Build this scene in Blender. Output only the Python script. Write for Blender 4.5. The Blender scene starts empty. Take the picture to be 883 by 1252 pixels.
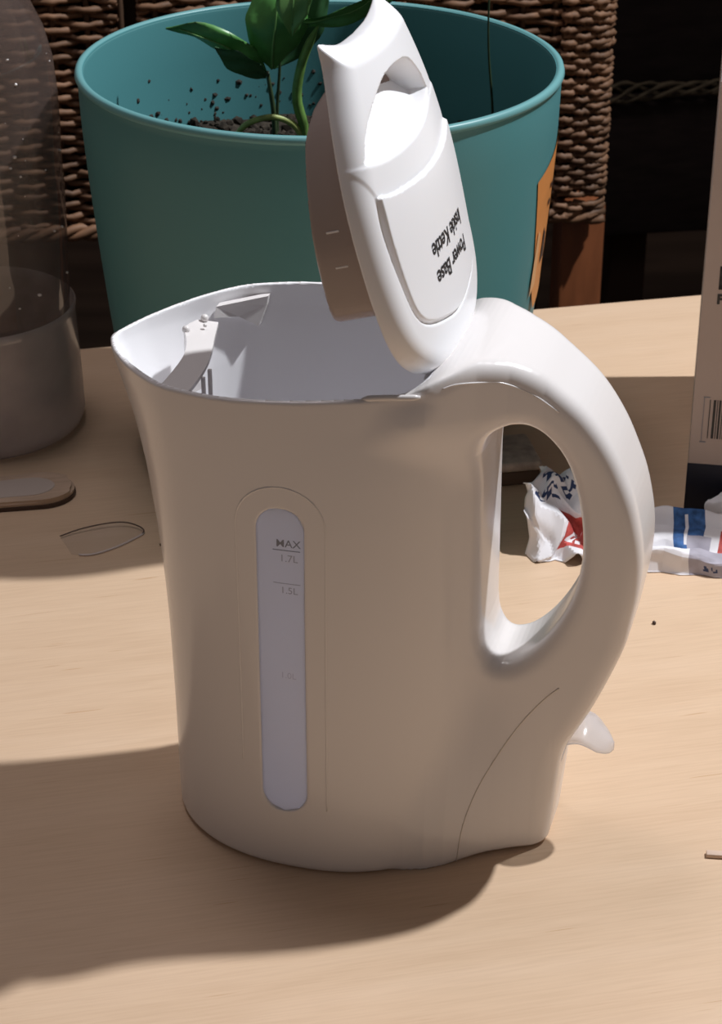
import bpy, bmesh, math, random
import numpy as np
from mathutils import Vector, Matrix
R = math.radians
random.seed(7)
rng = np.random.default_rng(7)
sc = bpy.context.scene
col = sc.collection

# ------------------------------------------------------------------ camera, light, exposure
PITCH = 28.5
cam_d = bpy.data.cameras.new('camera')
cam = bpy.data.objects.new('camera', cam_d); col.objects.link(cam)
cam_d.sensor_fit = 'VERTICAL'; cam_d.sensor_height = 24.0; cam_d.sensor_width = 24.0
cam_d.lens = 2500.0 / 1252.0 * 24.0
cam_d.clip_start = 0.02; cam_d.clip_end = 50
cam.location = (0, 0, 0.495)
cam.rotation_euler = (R(90 - PITCH), 0, 0)
sc.camera = cam
cam_d.dof.use_dof = True; cam_d.dof.focus_distance = .80; cam_d.dof.aperture_fstop = 28

world = bpy.data.worlds.new('room_glow'); sc.world = world
world.use_nodes = True
bg = world.node_tree.nodes['Background']
bg.inputs[0].default_value = (1.0, 0.90, 0.91, 1)
bg.inputs[1].default_value = 0.085

LAMP = Vector((0.98, 1.09, 1.66))
tgt = Vector((-0.05, 0.70, 0.0))
lamp_d = bpy.data.lights.new('room_lamp', 'SPOT')
lamp_d.energy = 157; lamp_d.shadow_soft_size = 0.030
lamp_d.spot_size = R(64); lamp_d.spot_blend = 0.6
lamp_d.color = (.945, .965, 1.0)
lamp = bpy.data.objects.new('room_lamp', lamp_d); col.objects.link(lamp)
lamp.location = LAMP
lamp.rotation_euler = (tgt - LAMP).to_track_quat('-Z', 'Y').to_euler()

glow_d = bpy.data.lights.new('ceiling_fill', 'AREA')  # unseen overhead light, added to fill the shadows on the table
glow_d.shape = 'SQUARE'; glow_d.size = 0.5; glow_d.energy = 7.5; glow_d.color = (1.0, .90, .92)
glow = bpy.data.objects.new('ceiling_fill', glow_d); col.objects.link(glow)
glow.location = (-.35, 1.15, 2.0); glow.rotation_euler = (0, 0, 0)

sc.view_settings.view_transform = 'Standard'
sc.view_settings.look = 'None'
sc.view_settings.gamma = 1.0
sc.view_settings.use_curve_mapping = False
sc.view_settings.exposure = 0.07
try:
    sc.cycles.max_bounces = 12; sc.cycles.diffuse_bounces = 9; sc.cycles.transparent_max_bounces = 16
    sc.cycles.caustics_refractive = False; sc.cycles.caustics_reflective = False
except Exception:
    pass

# ------------------------------------------------------------------ materials
def lin(c):
    return tuple((x / 255 / 12.92) if x / 255 <= 0.04045 else ((x / 255 + 0.055) / 1.055) ** 2.4 for x in c)

def mat(name, rgb, rough=0.5, spec=0.5, trans=0.0, sss=0.0, noise=None, bump=None, coat=0.0, alpha=None):
    """noise=(scale,amount,stretch) varies colour; bump=(scale,strength,dist)"""
    m = bpy.data.materials.new(name); m.use_nodes = True
    nt = m.node_tree; b = nt.nodes['Principled BSDF']
    b.inputs['Base Color'].default_value = (*rgb, 1)
    b.inputs['Roughness'].default_value = rough
    b.inputs['Specular IOR Level'].default_value = spec
    b.inputs['Coat Weight'].default_value = coat
    if trans: b.inputs['Transmission Weight'].default_value = trans
    if sss:
        b.inputs['Subsurface Weight'].default_value = sss
        b.inputs['Subsurface Radius'].default_value = (1, 0.8, 0.6)
        b.inputs['Subsurface Scale'].default_value = 0.004
    if alpha is not None: b.inputs['Alpha'].default_value = alpha
    tc = nt.nodes.new('ShaderNodeTexCoord')
    if noise:
        sc_, am, st = noise
        mp = nt.nodes.new('ShaderNodeMapping'); mp.inputs['Scale'].default_value = st
        n = nt.nodes.new('ShaderNodeTexNoise'); n.inputs['Scale'].default_value = sc_; n.inputs['Detail'].default_value = 6
        nt.links.new(tc.outputs['Object'], mp.inputs[0]); nt.links.new(mp.outputs[0], n.inputs['Vector'])
        mr = nt.nodes.new('ShaderNodeMapRange')
        mr.inputs['From Min'].default_value = 0.3; mr.inputs['From Max'].default_value = 0.7
        mr.inputs['To Min'].default_value = 1 - am; mr.inputs['To Max'].default_value = 1 + am
        nt.links.new(n.outputs['Fac'], mr.inputs['Value'])
        mx = nt.nodes.new('ShaderNodeVectorMath'); mx.operation = 'SCALE'
        mx.inputs[0].default_value = rgb
        nt.links.new(mr.outputs[0], mx.inputs['Scale']); nt.links.new(mx.outputs[0], b.inputs['Base Color'])
    if bump:
        n2 = nt.nodes.new('ShaderNodeTexNoise'); n2.inputs['Scale'].default_value = bump[0]; n2.inputs['Detail'].default_value = 4
        nt.links.new(tc.outputs['Object'], n2.inputs['Vector'])
        bp = nt.nodes.new('ShaderNodeBump'); bp.inputs['Strength'].default_value = bump[1]; bp.inputs['Distance'].default_value = bump[2]
        nt.links.new(n2.outputs['Fac'], bp.inputs['Height']); nt.links.new(bp.outputs[0], b.inputs['Normal'])
    return m

def veil(name, rgb, opacity, rough=0.08, noise=None, translucent=0.5, spec_ior=1.45, edge=0.0):
    """thin clear or frosted plastic: see-through mixed with a diffuse and translucent veil, under a Fresnel gloss"""
    m = bpy.data.materials.new(name); m.use_nodes = True
    nt = m.node_tree; nt.nodes.clear(); N = nt.nodes.new; L = nt.links.new
    out = N('ShaderNodeOutputMaterial')
    tr = N('ShaderNodeBsdfTransparent'); tr.inputs[0].default_value = (1, 1, 1, 1)
    df = N('ShaderNodeBsdfDiffuse'); df.inputs[0].default_value = (*rgb, 1)
    tl = N('ShaderNodeBsdfTranslucent'); tl.inputs[0].default_value = (*rgb, 1)
    m1 = N('ShaderNodeMixShader'); m1.inputs[0].default_value = translucent
    L(df.outputs[0], m1.inputs[1]); L(tl.outputs[0], m1.inputs[2])
    m2 = N('ShaderNodeMixShader'); m2.inputs[0].default_value = opacity
    L(tr.outputs[0], m2.inputs[1]); L(m1.outputs[0], m2.inputs[2])
    if noise or edge:
        add = N('ShaderNodeMath'); add.operation = 'ADD'; add.use_clamp = True
        add.inputs[0].default_value = opacity; add.inputs[1].default_value = 0
        if noise:
            tc = N('ShaderNodeTexCoord'); nn = N('ShaderNodeTexNoise'); nn.inputs['Scale'].default_value = noise[0]; nn.inputs['Detail'].default_value = 5
            L(tc.outputs['Object'], nn.inputs['Vector'])
            mr = N('ShaderNodeMapRange'); mr.inputs['From Min'].default_value = .35; mr.inputs['From Max'].default_value = .7
            mr.inputs['To Min'].default_value = opacity - noise[1]; mr.inputs['To Max'].default_value = opacity + noise[1]
            L(nn.outputs['Fac'], mr.inputs['Value']); L(mr.outputs[0], add.inputs[0])
        if edge:
            lw = N('ShaderNodeLayerWeight'); lw.inputs[0].default_value = 0.3
            mu = N('ShaderNodeMath'); mu.operation = 'MULTIPLY'; mu.inputs[1].default_value = edge
            L(lw.outputs['Facing'], mu.inputs[0]); L(mu.outputs[0], add.inputs[1])
        L(add.outputs[0], m2.inputs[0])
    gl = N('ShaderNodeBsdfGlossy'); gl.inputs['Roughness'].default_value = rough
    fa = N('ShaderNodeLayerWeight'); fa.inputs[0].default_value = .5
    pw = N('ShaderNodeMath'); pw.operation = 'POWER'; pw.inputs[1].default_value = 4.0; L(fa.outputs['Facing'], pw.inputs[0])
    fr = N('ShaderNodeMath'); fr.operation = 'MULTIPLY_ADD'; fr.inputs[1].default_value = .55; fr.inputs[2].default_value = .07; L(pw.outputs[0], fr.inputs[0])
    m3 = N('ShaderNodeMixShader'); L(fr.outputs[0], m3.inputs[0]); L(m2.outputs[0], m3.inputs[1]); L(gl.outputs[0], m3.inputs[2])
    L(m3.outputs[0], out.inputs[0])
    return m

def wood_mat():
    m = bpy.data.materials.new('pale_beech'); m.use_nodes = True
    nt = m.node_tree; N = nt.nodes.new; L = nt.links.new; b = nt.nodes['Principled BSDF']
    tc = N('ShaderNodeTexCoord')
    def noise(scale, st, det=5, dist=0.0):
        mp = N('ShaderNodeMapping'); mp.inputs['Scale'].default_value = st
        L(tc.outputs['Object'], mp.inputs[0])
        n = N('ShaderNodeTexNoise'); n.inputs['Scale'].default_value = scale; n.inputs['Detail'].default_value = det
        n.inputs['Distortion'].default_value = dist
        L(mp.outputs[0], n.inputs['Vector']); return n.outputs['Fac']
    def ramp(v, stops):
        r = N('ShaderNodeValToRGB'); e = r.color_ramp.elements
        e[0].position, e[0].color = stops[0][0], (*stops[0][1], 1); e[1].position, e[1].color = stops[-1][0], (*stops[-1][1], 1)
        for p, c in stops[1:-1]:
            k = e.new(p); k.color = (*c, 1)
        L(v, r.inputs[0]); return r.outputs[0]
    def mul(a, c):
        x = N('ShaderNodeMix'); x.data_type = 'RGBA'; x.blend_type = 'MULTIPLY'; x.inputs['Factor'].default_value = 1
        L(a, x.inputs['A']); L(c, x.inputs['B']); return x.outputs['Result']
    base = ramp(noise(5, (1.1, 9, 1), 4, .6), [(.3, (.645, .462, .312)), (.5, (.675, .49, .335)), (.72, (.70, .515, .36))])
    fine = ramp(noise(30, (1.2, 26, 1), 6), [(.3, (.93, .915, .90)), (.6, (1, 1, 1))])
    fleck = ramp(noise(60, (.42, 9, 1), 2), [(.70, (1, 1, 1)), (.77, (.84, .78, .72))])
    fleck2 = ramp(noise(34, (.6, 13, 1), 1), [(.745, (1, 1, 1)), (.77, (.84, .76, .68))])
    L(mul(mul(mul(base, fine), fleck), fleck2), b.inputs['Base Color'])
    b.inputs['Roughness'].default_value = 0.42; b.inputs['Specular IOR Level'].default_value = 0.35
    bp = N('ShaderNodeBump'); bp.inputs['Strength'].default_value = .12; bp.inputs['Distance'].default_value = .0004
    L(noise(30, (1.2, 26, 1), 6), bp.inputs['Height']); L(bp.outputs[0], b.inputs['Normal'])
    return m

M = dict(
    white=mat('white_plastic', (.79, .76, .745), .2, .5),
    inner=mat('lightened_inner_plastic', (.95, .95, .97), .35, .4),  # same white plastic, lightened to make the kettle's cavity look brighter
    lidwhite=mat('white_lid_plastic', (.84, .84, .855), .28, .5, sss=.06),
    skirt=mat('shaded_collar_plastic', (.36, .295, .265), .22, .5),  # collar's shade and brown reflection are put into this colour
    seam=mat('seam_plastic', (.60, .55, .50), .35),
    groove=mat('groove_shade', (.16, .15, .15), .6),
    ink=mat('black_ink', (.02, .02, .022), .5),
    greyink=mat('grey_print', (.22, .23, .27), .5),
    faint=mat('faint_print', (.42, .43, .48), .5),
    dark=mat('dark_slot', (.03, .015, .012), .5),
    metal=mat('hinge_metal', (.45, .45, .47), .3, .5),
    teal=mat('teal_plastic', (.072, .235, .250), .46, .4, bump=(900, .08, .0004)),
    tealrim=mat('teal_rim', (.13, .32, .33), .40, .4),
    soil=mat('dark_soil', (.03, .024, .018), .95, .2, noise=(240, .6, (1, 1, 1))),
    crumb=mat('soil_crumb', (.035, .03, .025), .95, .2, noise=(300, .5, (1, 1, 1))),
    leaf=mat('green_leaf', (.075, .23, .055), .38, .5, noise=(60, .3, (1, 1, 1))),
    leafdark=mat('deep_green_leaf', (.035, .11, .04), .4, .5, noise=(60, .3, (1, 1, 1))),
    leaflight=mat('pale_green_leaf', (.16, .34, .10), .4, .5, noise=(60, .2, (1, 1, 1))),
    vein=mat('leaf_vein', (.16, .33, .10), .45),
    stem=mat('brown_green_stem', (.035, .06, .022), .55, noise=(150, .4, (1, 1, 1))),
    palestem=mat('pale_green_stem', (.14, .27, .06), .45, noise=(150, .3, (1, 1, 1))),
    shoot=mat('yellow_green_shoot', (.34, .40, .12), .5, noise=(150, .3, (1, 1, 1))),
    sticker=mat('orange_sticker', (.62, .25, .07), .45, .4, noise=(30, .12, (1, 1, 1))),
    stickerdark=mat('sticker_brown_print', (.05, .025, .02), .5),
    stickerpale=mat('sticker_pale_print', (.72, .40, .18), .5),
    card=mat('white_carton', (.46, .385, .355), .55, .3, noise=(15, .04, (1, 1, 1))),
    cardedge=mat('carton_edge', (.70, .64, .60), .6, .3),
    cardin=mat('carton_inside', (.50, .40, .36), .8, .2),
    navy=mat('navy_print', (.008, .012, .028), .45, .4),
    paper=mat('white_paper', (.80, .79, .82), .7, .2, noise=(50, .05, (1, 1, 1))),
    paperblue=mat('blue_print', (.045, .12, .30), .6, .2, noise=(260, .5, (1, 1, 1))),
    paperred=mat('red_print', (.50, .09, .08), .6, .2, noise=(200, .35, (1, 1, 1))),
    papergrey=mat('grey_print_block', (.40, .38, .44), .6, .2, noise=(120, .15, (1, 1, 1))),
    paperink=mat('dark_blue_lettering', (.04, .06, .14), .6, .2),
    wicker=mat('brown_wicker', (.175, .092, .050), .6, .35, noise=(45, .45, (1, 1, 1))),
    wickerdark=mat('wicker_stake', (.075, .040, .022), .7, .3, noise=(45, .3, (1, 1, 1))),
    chairwood=mat('orange_brown_wood', (.23, .075, .028), .45, .4, noise=(18, .2, (6, 6, 1))),
    backing=mat('dark_backing_cloth', (.028, .016, .011), .9, .1),
    darkcloth=mat('black_brown_cloth', (.026, .019, .017), .9, .1, noise=(25, .25, (1, 1, 4))),
    straw=mat('dull_straw', (.10, .08, .05), .8, .2, noise=(60, .5, (1, 1, 1))),
    floor=mat('dark_floorboards', (.065, .042, .028), .55, .3, noise=(3, .35, (1, 6, 1))),
    wall=mat('dark_wall', (.05, .04, .035), .9, .1),
    tan=mat('tan_wood', (.50, .36, .26), .45, .4, noise=(60, .15, (1, 5, 1))),
    darkrim=mat('dark_brown_edge', (.06, .03, .02), .5),
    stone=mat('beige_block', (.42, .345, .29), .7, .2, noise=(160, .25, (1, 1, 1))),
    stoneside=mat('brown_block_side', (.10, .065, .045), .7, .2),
    chip=mat('splinter_wood', (.66, .50, .40), .6, .2),
    wood=wood_mat(),
    window=veil('milky_window', (.84, .86, .93), .97, .3, translucent=.68),
    switch=veil('frosted_switch', (.88, .88, .92), .42, .15, translucent=.45, edge=.25),
    bottle=veil('hazy_clear_plastic', (.20, .145, .125), .40, .045, noise=(40, .12), translucent=.4, edge=.15),
    cup=veil('frosted_cup_plastic', (.80, .74, .74), .44, .15, noise=(25, .08), translucent=.5, edge=.25),
    film=veil('clear_film', (.8, .76, .76), .06, .15, translucent=.3),
)

# thin polypropylene lets a little light through
def let_through(m, f, rgb):
    nt = m.node_tree; b = nt.nodes['Principled BSDF']; out = [n for n in nt.nodes if n.type == 'OUTPUT_MATERIAL'][0]
    t = nt.nodes.new('ShaderNodeBsdfTranslucent'); t.inputs[0].default_value = (*rgb, 1)
    x = nt.nodes.new('ShaderNodeMixShader'); x.inputs[0].default_value = f
    nt.links.new(b.outputs[0], x.inputs[1]); nt.links.new(t.outputs[0], x.inputs[2]); nt.links.new(x.outputs[0], out.inputs[0])
let_through(M['white'], .06, (.86, .88, .98))

# ------------------------------------------------------------------ object helpers
def tag(o, label=None, cat=None, group=None, kind=None):
    if label: o['label'] = label
    if cat: o['category'] = cat
    if group: o['group'] = group
    if kind: o['kind'] = kind
    return o

def empty(name, loc=(0, 0, 0), rz=0.0, label=None, cat=None):
    o = bpy.data.objects.new(name, None); col.objects.link(o)
    o.location = loc; o.rotation_euler = (0, 0, R(rz)); o.empty_display_size = .02
    return tag(o, label, cat)

def link(name, me, m, parent=None, smooth=True):
    o = bpy.data.objects.new(name, me); col.objects.link(o)
    for mm in (m if isinstance(m, (list, tuple)) else [m]): me.materials.append(mm)
    if smooth: me.polygons.foreach_set('use_smooth', [True] * len(me.polygons))
    if parent: o.parent = parent
    return o

def pydata(name, vs, fs, m, parent=None, smooth=True, sharp=None):
    me = bpy.data.meshes.new(name)
    me.from_pydata([tuple(v) for v in vs], [], [tuple(f) for f in fs]); me.update()
    o = link(name, me, m, parent, smooth)
    if sharp is not None: me.set_sharp_from_angle(angle=R(sharp))
    return o

def bmobj(name, bm, m, parent=None, smooth=True, sharp=40):
    bmesh.ops.recalc_face_normals(bm, faces=bm.faces[:])
    me = bpy.data.meshes.new(name); bm.to_mesh(me); bm.free()
    o = link(name, me, m, parent, smooth)
    if smooth and sharp is not None: me.set_sharp_from_angle(angle=R(sharp))
    return o

def boxbm(x0, x1, y0, y1, z0, z1, bev=0.0, seg=2):
    bm = bmesh.new(); bmesh.ops.create_cube(bm, size=1)
    for v in bm.verts:
        v.co = Vector((x0 + (v.co.x + .5) * (x1 - x0), y0 + (v.co.y + .5) * (y1 - y0), z0 + (v.co.z + .5) * (z1 - z0)))
    if bev: bmesh.ops.bevel(bm, geom=bm.edges[:], offset=bev, segments=seg, affect='EDGES', profile=.5)
    return bm

def tube_data(pts, rads, sides=6, base=0, cap=True):
    pts = [Vector(p) for p in pts]; n = len(pts)
    if not isinstance(rads, (list, tuple, np.ndarray)): rads = [rads] * n
    vs, fs = [], []
    up = Vector((0, 0, 1)); prev = None
    for i, p in enumerate(pts):
        t = (pts[min(i + 1, n - 1)] - pts[max(i - 1, 0)]).normalized()
        if prev is None:
            a = t.cross(up)
            if a.length < 1e-3: a = t.cross(Vector((1, 0, 0)))
            a.normalize()
        else:
            a = (prev - t * prev.dot(t)).normalized()
        prev = a; b = t.cross(a)
        for k in range(sides):
            w = 2 * math.pi * k / sides
            vs.append(p + (a * math.cos(w) + b * math.sin(w)) * rads[i])
    for i in range(n - 1):
        for k in range(sides):
            q = (k + 1) % sides
            fs.append((base + i * sides + k, base + i * sides + q, base + (i + 1) * sides + q, base + (i + 1) * sides + k))
    if cap:
        fs.append(tuple(base + k for k in range(sides))[::-1]); fs.append(tuple(base + (n - 1) * sides + k for k in range(sides)))
    return vs, fs

def tube(name, pts, rads, m, parent=None, sides=6):
    vs, fs = tube_data(pts, rads, sides)
    return pydata(name, vs, fs, m, parent)

def spline(pts, n):
    """Catmull-Rom through pts"""
    P = np.array(pts, float); P = np.vstack([2 * P[0] - P[1], P, 2 * P[-1] - P[-2]])
    out = []
    k = len(P) - 3
    for j in range(n):
        t = j / (n - 1) * k; i = min(int(t), k - 1); f = t - i
        a, b, c, d = P[i:i + 4]
        out.append(.5 * ((2 * b) + (-a + c) * f + (2 * a - 5 * b + 4 * c - d) * f * f + (-a + 3 * b - 3 * c + d) * f ** 3))
    return np.array(out)

def lathe(name, prof, m, parent=None, seg=96, sharp=45, closed=False):
    vs, fs = [], []
    for r_, z_ in prof:
        for k in range(seg):
            a = 2 * math.pi * k / seg; vs.append((r_ * math.cos(a), r_ * math.sin(a), z_))
    n = len(prof)
    for i in range(n if closed else n - 1):
        j = (i + 1) % n
        for k in range(seg):
            q = (k + 1) % seg
            fs.append((i * seg + k, i * seg + q, j * seg + q, j * seg + k))
    return pydata(name, vs, fs, m, parent, True, sharp)

def text_mesh(s, size, bold=0.0, align='CENTER', space=1.0):
    cu = bpy.data.curves.new('letters', 'FONT'); cu.body = s; cu.size = size; cu.align_x = align; cu.align_y = 'CENTER'
    cu.offset = bold; cu.resolution_u = 4; cu.space_character = space
    o = bpy.data.objects.new('letters', cu); col.objects.link(o)
    dg = bpy.context.evaluated_depsgraph_get(); dg.update()
    me = bpy.data.meshes.new_from_object(o.evaluated_get(dg))
    bm = bmesh.new(); bm.from_mesh(me)
    bmesh.ops.triangulate(bm, faces=bm.faces[:])
    me.clear_geometry(); bm.to_mesh(me); bm.free()
    me.materials.clear()
    bpy.data.objects.remove(o, do_unlink=True); bpy.data.curves.remove(cu)
    return me

# ------------------------------------------------------------------ signed distance modelling (surface nets)
def smin(a, b, k):
    h = np.clip(.5 + .5 * (b - a) / k, 0, 1); return b * (1 - h) + a * h - k * h * (1 - h)
def smax(a, b, k): return -smin(-a, -b, k)

def poly_sdf(px, py, poly):
    """signed distance to a closed polygon, negative inside"""
    P = np.array(poly, float); n = len(P)
    d = np.full(px.shape, 1e9); inside = np.zeros(px.shape, bool)
    for i in range(n):
        a, b = P[i], P[(i + 1) % n]
        e = b - a; wx, wy = px - a[0], py - a[1]
        t = np.clip((wx * e[0] + wy * e[1]) / (e @ e), 0, 1)
        d = np.minimum(d, (wx - e[0] * t) ** 2 + (wy - e[1] * t) ** 2)
        c = (a[1] > py) != (b[1] > py)
        with np.errstate(divide='ignore', invalid='ignore'):
            xi = (b[0] - a[0]) * (py - a[1]) / (b[1] - a[1] + 1e-20) + a[0]
        inside ^= c & (px < xi)
    d = np.sqrt(d); return np.where(inside, -d, d)

def surface_nets(fn, lo, hi, h):
    lo = np.array(lo, float); hi = np.array(hi, float)
    n = np.ceil((hi - lo) / h).astype(int) + 1
    ax = [lo[i] + h * np.arange(n[i]) for i in range(3)]
    X, Y, Z = np.meshgrid(*[a.astype(np.float32) for a in ax], indexing='ij', sparse=True)
    D = fn(X, Y, Z).astype(np.float32)
    D = np.broadcast_to(D, tuple(n)).copy()
    s = D < 0
    c = np.zeros(tuple(n - 1), np.uint8)
    for i in (0, 1):
        for j in (0, 1):
            for k in (0, 1):
                c += s[i:n[0] - 1 + i, j:n[1] - 1 + j, k:n[2] - 1 + k]
    act = (c > 0) & (c < 8)
    idx = -np.ones(act.shape, np.int32); ijk = np.argwhere(act); idx[act] = np.arange(len(ijk))
    acc = np.zeros((len(ijk), 3)); cnt = np.zeros(len(ijk))
    corner = {}
    for i in (0, 1):
        for j in (0, 1):
            for k in (0, 1):
                corner[i, j, k] = D[ijk[:, 0] + i, ijk[:, 1] + j, ijk[:, 2] + k]
    for a in range(3):
        for p in (0, 1):
            for q in (0, 1):
                c0 = [0, 0, 0]; o = [x for x in range(3) if x != a]; c0[o[0]] = p; c0[o[1]] = q; c1 = list(c0); c1[a] = 1
                d0, d1 = corner[tuple(c0)], corner[tuple(c1)]
                cr = (d0 < 0) != (d1 < 0)
                t = np.where(cr, d0 / np.where(cr, d0 - d1, 1), 0)
                pt = np.tile(np.array(c0, float), (len(ijk), 1)); pt[:, a] = t
                acc[cr] += pt[cr]; cnt[cr] += 1
    V = lo + h * (ijk + acc / cnt[:, None])
    F = []
    for a in range(3):
        o = [x for x in range(3) if x != a]
        sl0 = [slice(None)] * 3; sl1 = [slice(None)] * 3; sl0[a] = slice(0, -1); sl1[a] = slice(1, None)
        A, B = s[tuple(sl0)], s[tuple(sl1)]
        e = np.argwhere(A != B)
        ok = (e[:, o[0]] > 0) & (e[:, o[1]] > 0) & (e[:, o[0]] < n[o[0]] - 1) & (e[:, o[1]] < n[o[1]] - 1)
        e = e[ok]; flip = A[tuple(e.T)]
        q = []
        for dp, dq in ((-1, -1), (0, -1), (0, 0), (-1, 0)):
            c0 = e.copy(); c0[:, o[0]] += dp; c0[:, o[1]] += dq; q.append(idx[tuple(c0.T)])
        q = np.stack(q, 1)
        if a == 1: flip = ~flip
        q[~flip] = q[~flip][:, ::-1]
        F.append(q)
    return V, np.vstack(F)

def grad(fn, V, e=2e-4):
    g = np.zeros_like(V)
    for a in range(3):
        d = np.zeros(3); d[a] = e
        p = V + d; m_ = V - d
        g[:, a] = (fn(p[:, 0], p[:, 1], p[:, 2]) - fn(m_[:, 0], m_[:, 1], m_[:, 2])) / (2 * e)
    return g

def polish(fn, V, h, it=3):
    for _ in range(it):
        d = fn(V[:, 0], V[:, 1], V[:, 2]); g = grad(fn, V)
        s = d / np.maximum((g ** 2).sum(1), .2)
        s = np.clip(s, -h * .6, h * .6)
        V = V - g * s[:, None]
    return V

def sdf_mesh(name, V, F, fn, m, parent=None, nrm_e=3e-4):
    me = bpy.data.meshes.new(name)
    used = np.unique(F); mp = -np.ones(len(V), int); mp[used] = np.arange(len(used))
    v = V[used]; f = mp[F]
    me.vertices.add(len(v)); me.vertices.foreach_set('co', v.astype(np.float32).ravel())
    me.loops.add(f.size); me.loops.foreach_set('vertex_index', f.ravel().astype(np.int32))
    me.polygons.add(len(f)); me.polygons.foreach_set('loop_start', np.arange(0, f.size, 4, dtype=np.int32))
    me.polygons.foreach_set('use_smooth', np.ones(len(f), bool))
    me.update(); me.validate()
    o = link(name, me, m, parent, True)
    g = grad(fn, v, nrm_e); g /= np.linalg.norm(g, axis=1)[:, None] + 1e-9
    me.normals_split_custom_set_from_vertices([tuple(x) for x in g])
    return o

# ------------------------------------------------------------------ the setting: table, floor, wall
floor_z = -0.74
link_floor = bmobj('floor', boxbm(-3, 3, -1, 5, floor_z - .05, floor_z), M['floor'], sharp=30); tag(link_floor, kind='structure')
w = bmobj('wall_back', boxbm(-3, 3, 5, 5.1, floor_z, 1.9), M['wall'], sharp=30); tag(w, kind='structure')

table = empty('dining_table', (0.113, 1.1785, 0), 12.4, 'pale beech dining table that everything stands on', 'table')
bmobj('table_top', boxbm(-.95, .75, -1.05, 0, -.028, 0, .003, 3), M['wood'], table)
for lx, ly in ((-.86, -.96), (.66, -.96), (-.86, -.12), (.66, -.12)):
    bmobj('leg', boxbm(lx - .03, lx + .03, ly - .03, ly + .03, floor_z, -.028, .004), M['wood'], table)

# ------------------------------------------------------------------ KETTLE
kettle = empty('kettle', (-.010, .6775, 0), -16, 'white plastic electric kettle standing open with its lid raised', 'kettle')
rim_u = [-.0872, -.0862, -.084, -.080, -.070, -.060, -.050, -.040, -.030, -.020, -.010, .0, .010, .020, .030, .040, .050, .056, .058]
rim_w = [.0, .0030, .0075, .0150, .0285, .0392, .0475, .0515, .0542, .0553, .0552, .0542, .0524, .0498, .0462, .0405, .0290, .0120, .0]
# polar radius of the rim outline
def polar_table(us, ws, n=181):
    up = np.array(list(zip(us, ws)))
    sp = spline(up, 400); th = np.arctan2(sp[:, 1], sp[:, 0]); rr = np.hypot(sp[:, 0], sp[:, 1])
    o = np.argsort(th); t = np.linspace(0, math.pi, n)
    r_ = np.interp(t, th[o], rr[o])
    # light smoothing, except at the spout tip
    k = np.array([1, 2, 3, 2, 1]) / 9; ext = np.r_[r_[2:0:-1], r_, r_[-2:-4:-1]]
    return t, np.convolve(ext, k, 'valid')
RT, RR = polar_table(rim_u, rim_w)
bt = np.linspace(0, math.pi, 181)
bc = -.002; BR = .0613
BRR = ((np.abs(np.cos(bt)) / np.where(np.cos(bt) < 0, .0622, .0592)) ** 2.25 + (np.sin(bt) / .0560) ** 2.25) ** (-1 / 2.25)
LIFT = .0025
def zl(z): return z - LIFT * np.clip(z / .12, 0, 1)
ZK = [-.01, .0, .05, .080, .094, .110, .123, .1475, .164, .184, .200, .225]
WK = [0, 0, .03, .08, .125, .20, .28, .47, .66, .95, 1.12, 1.2]
def body_r(u, v, z):
    z = zl(z)
    th = np.abs(np.arctan2(v, u))
    w_ = np.interp(z, ZK, WK)
    rb = np.interp(th, bt, BRR); rr = np.interp(th, RT, RR)
    th2 = np.arctan2(v, u)
    far = np.exp(-((th2 - 2.36) / .55) ** 2) * (1 - np.clip((z - .10) / .085, 0, 1)) * .0095  # hidden far side pulled in only to narrow the cast shadow
    return rb + (rr - rb) * w_ - far
def rim_z(u): return .195 + .045 * u - 2.3 * np.maximum(0, -u - .045) ** 2

outer_poly = [(.030, .150), (.038, .186), (.0445, .1935), (.046, .1990), (.052, .2038), (.060, .2058), (.0696, .2045), (.079, .2005), (.0870, .1948), (.0945, .1885),
              (.1005, .1815), (.1060, .1730), (.1102, .1645), (.1143, .1545), (.1170, .1445), (.1185, .1360), (.1190, .1280), (.1186, .118), (.1172, .108),
              (.1150, .0950), (.1112, .0830), (.1052, .0675), (.1000, .0560), (.0950, .0460), (.0930, .0375), (.0920, .0275), (.0900, .0051), (.0893, .001), (.0870, -.004),
              (.020, -.004), (.020, .150)]
hole_poly = [(.0583, .110), (.0583, .160), (.0600, .1705), (.0640, .1768), (.0705, .1800), (.0775, .1795), (.0850, .1735), (.0905, .1650), (.0940, .1540), (.0962, .1420),
             (.0970, .1290), (.0955, .1160), (.0920, .1050), (.0865, .0945), (.0800, .0860), (.0730, .0805), (.0660, .0795), (.0605, .0845), (.0585, .092)]
outer_s = spline(outer_poly[1:-2], 90).tolist() + [(.020, -.004), (.020, .150)]
hole_s = spline(hole_poly, 60).tolist()
gu = np.arange(.010, .1285, .0005); gz = np.arange(-.012, .2260, .0005)
GU, GZ = np.meshgrid(gu, gz, indexing='ij')
T_out = poly_sdf(GU, GZ, outer_s); T_hole = poly_sdf(GU, GZ, hole_s)
def lookup(T, u, z):
    fu = np.clip((u - gu[0]) / .0005, 0, len(gu) - 1.001); fz = np.clip((z - gz[0]) / .0005, 0, len(gz) - 1.001)
    fu, fz = np.broadcast_arrays(fu, fz)
    i = fu.astype(int); j = fz.astype(int); a = fu - i; b = fz - j
    return T[i, j] * (1 - a) * (1 - b) + T[i + 1, j] * a * (1 - b) + T[i, j + 1] * (1 - a) * b + T[i + 1, j + 1] * a * b
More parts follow.
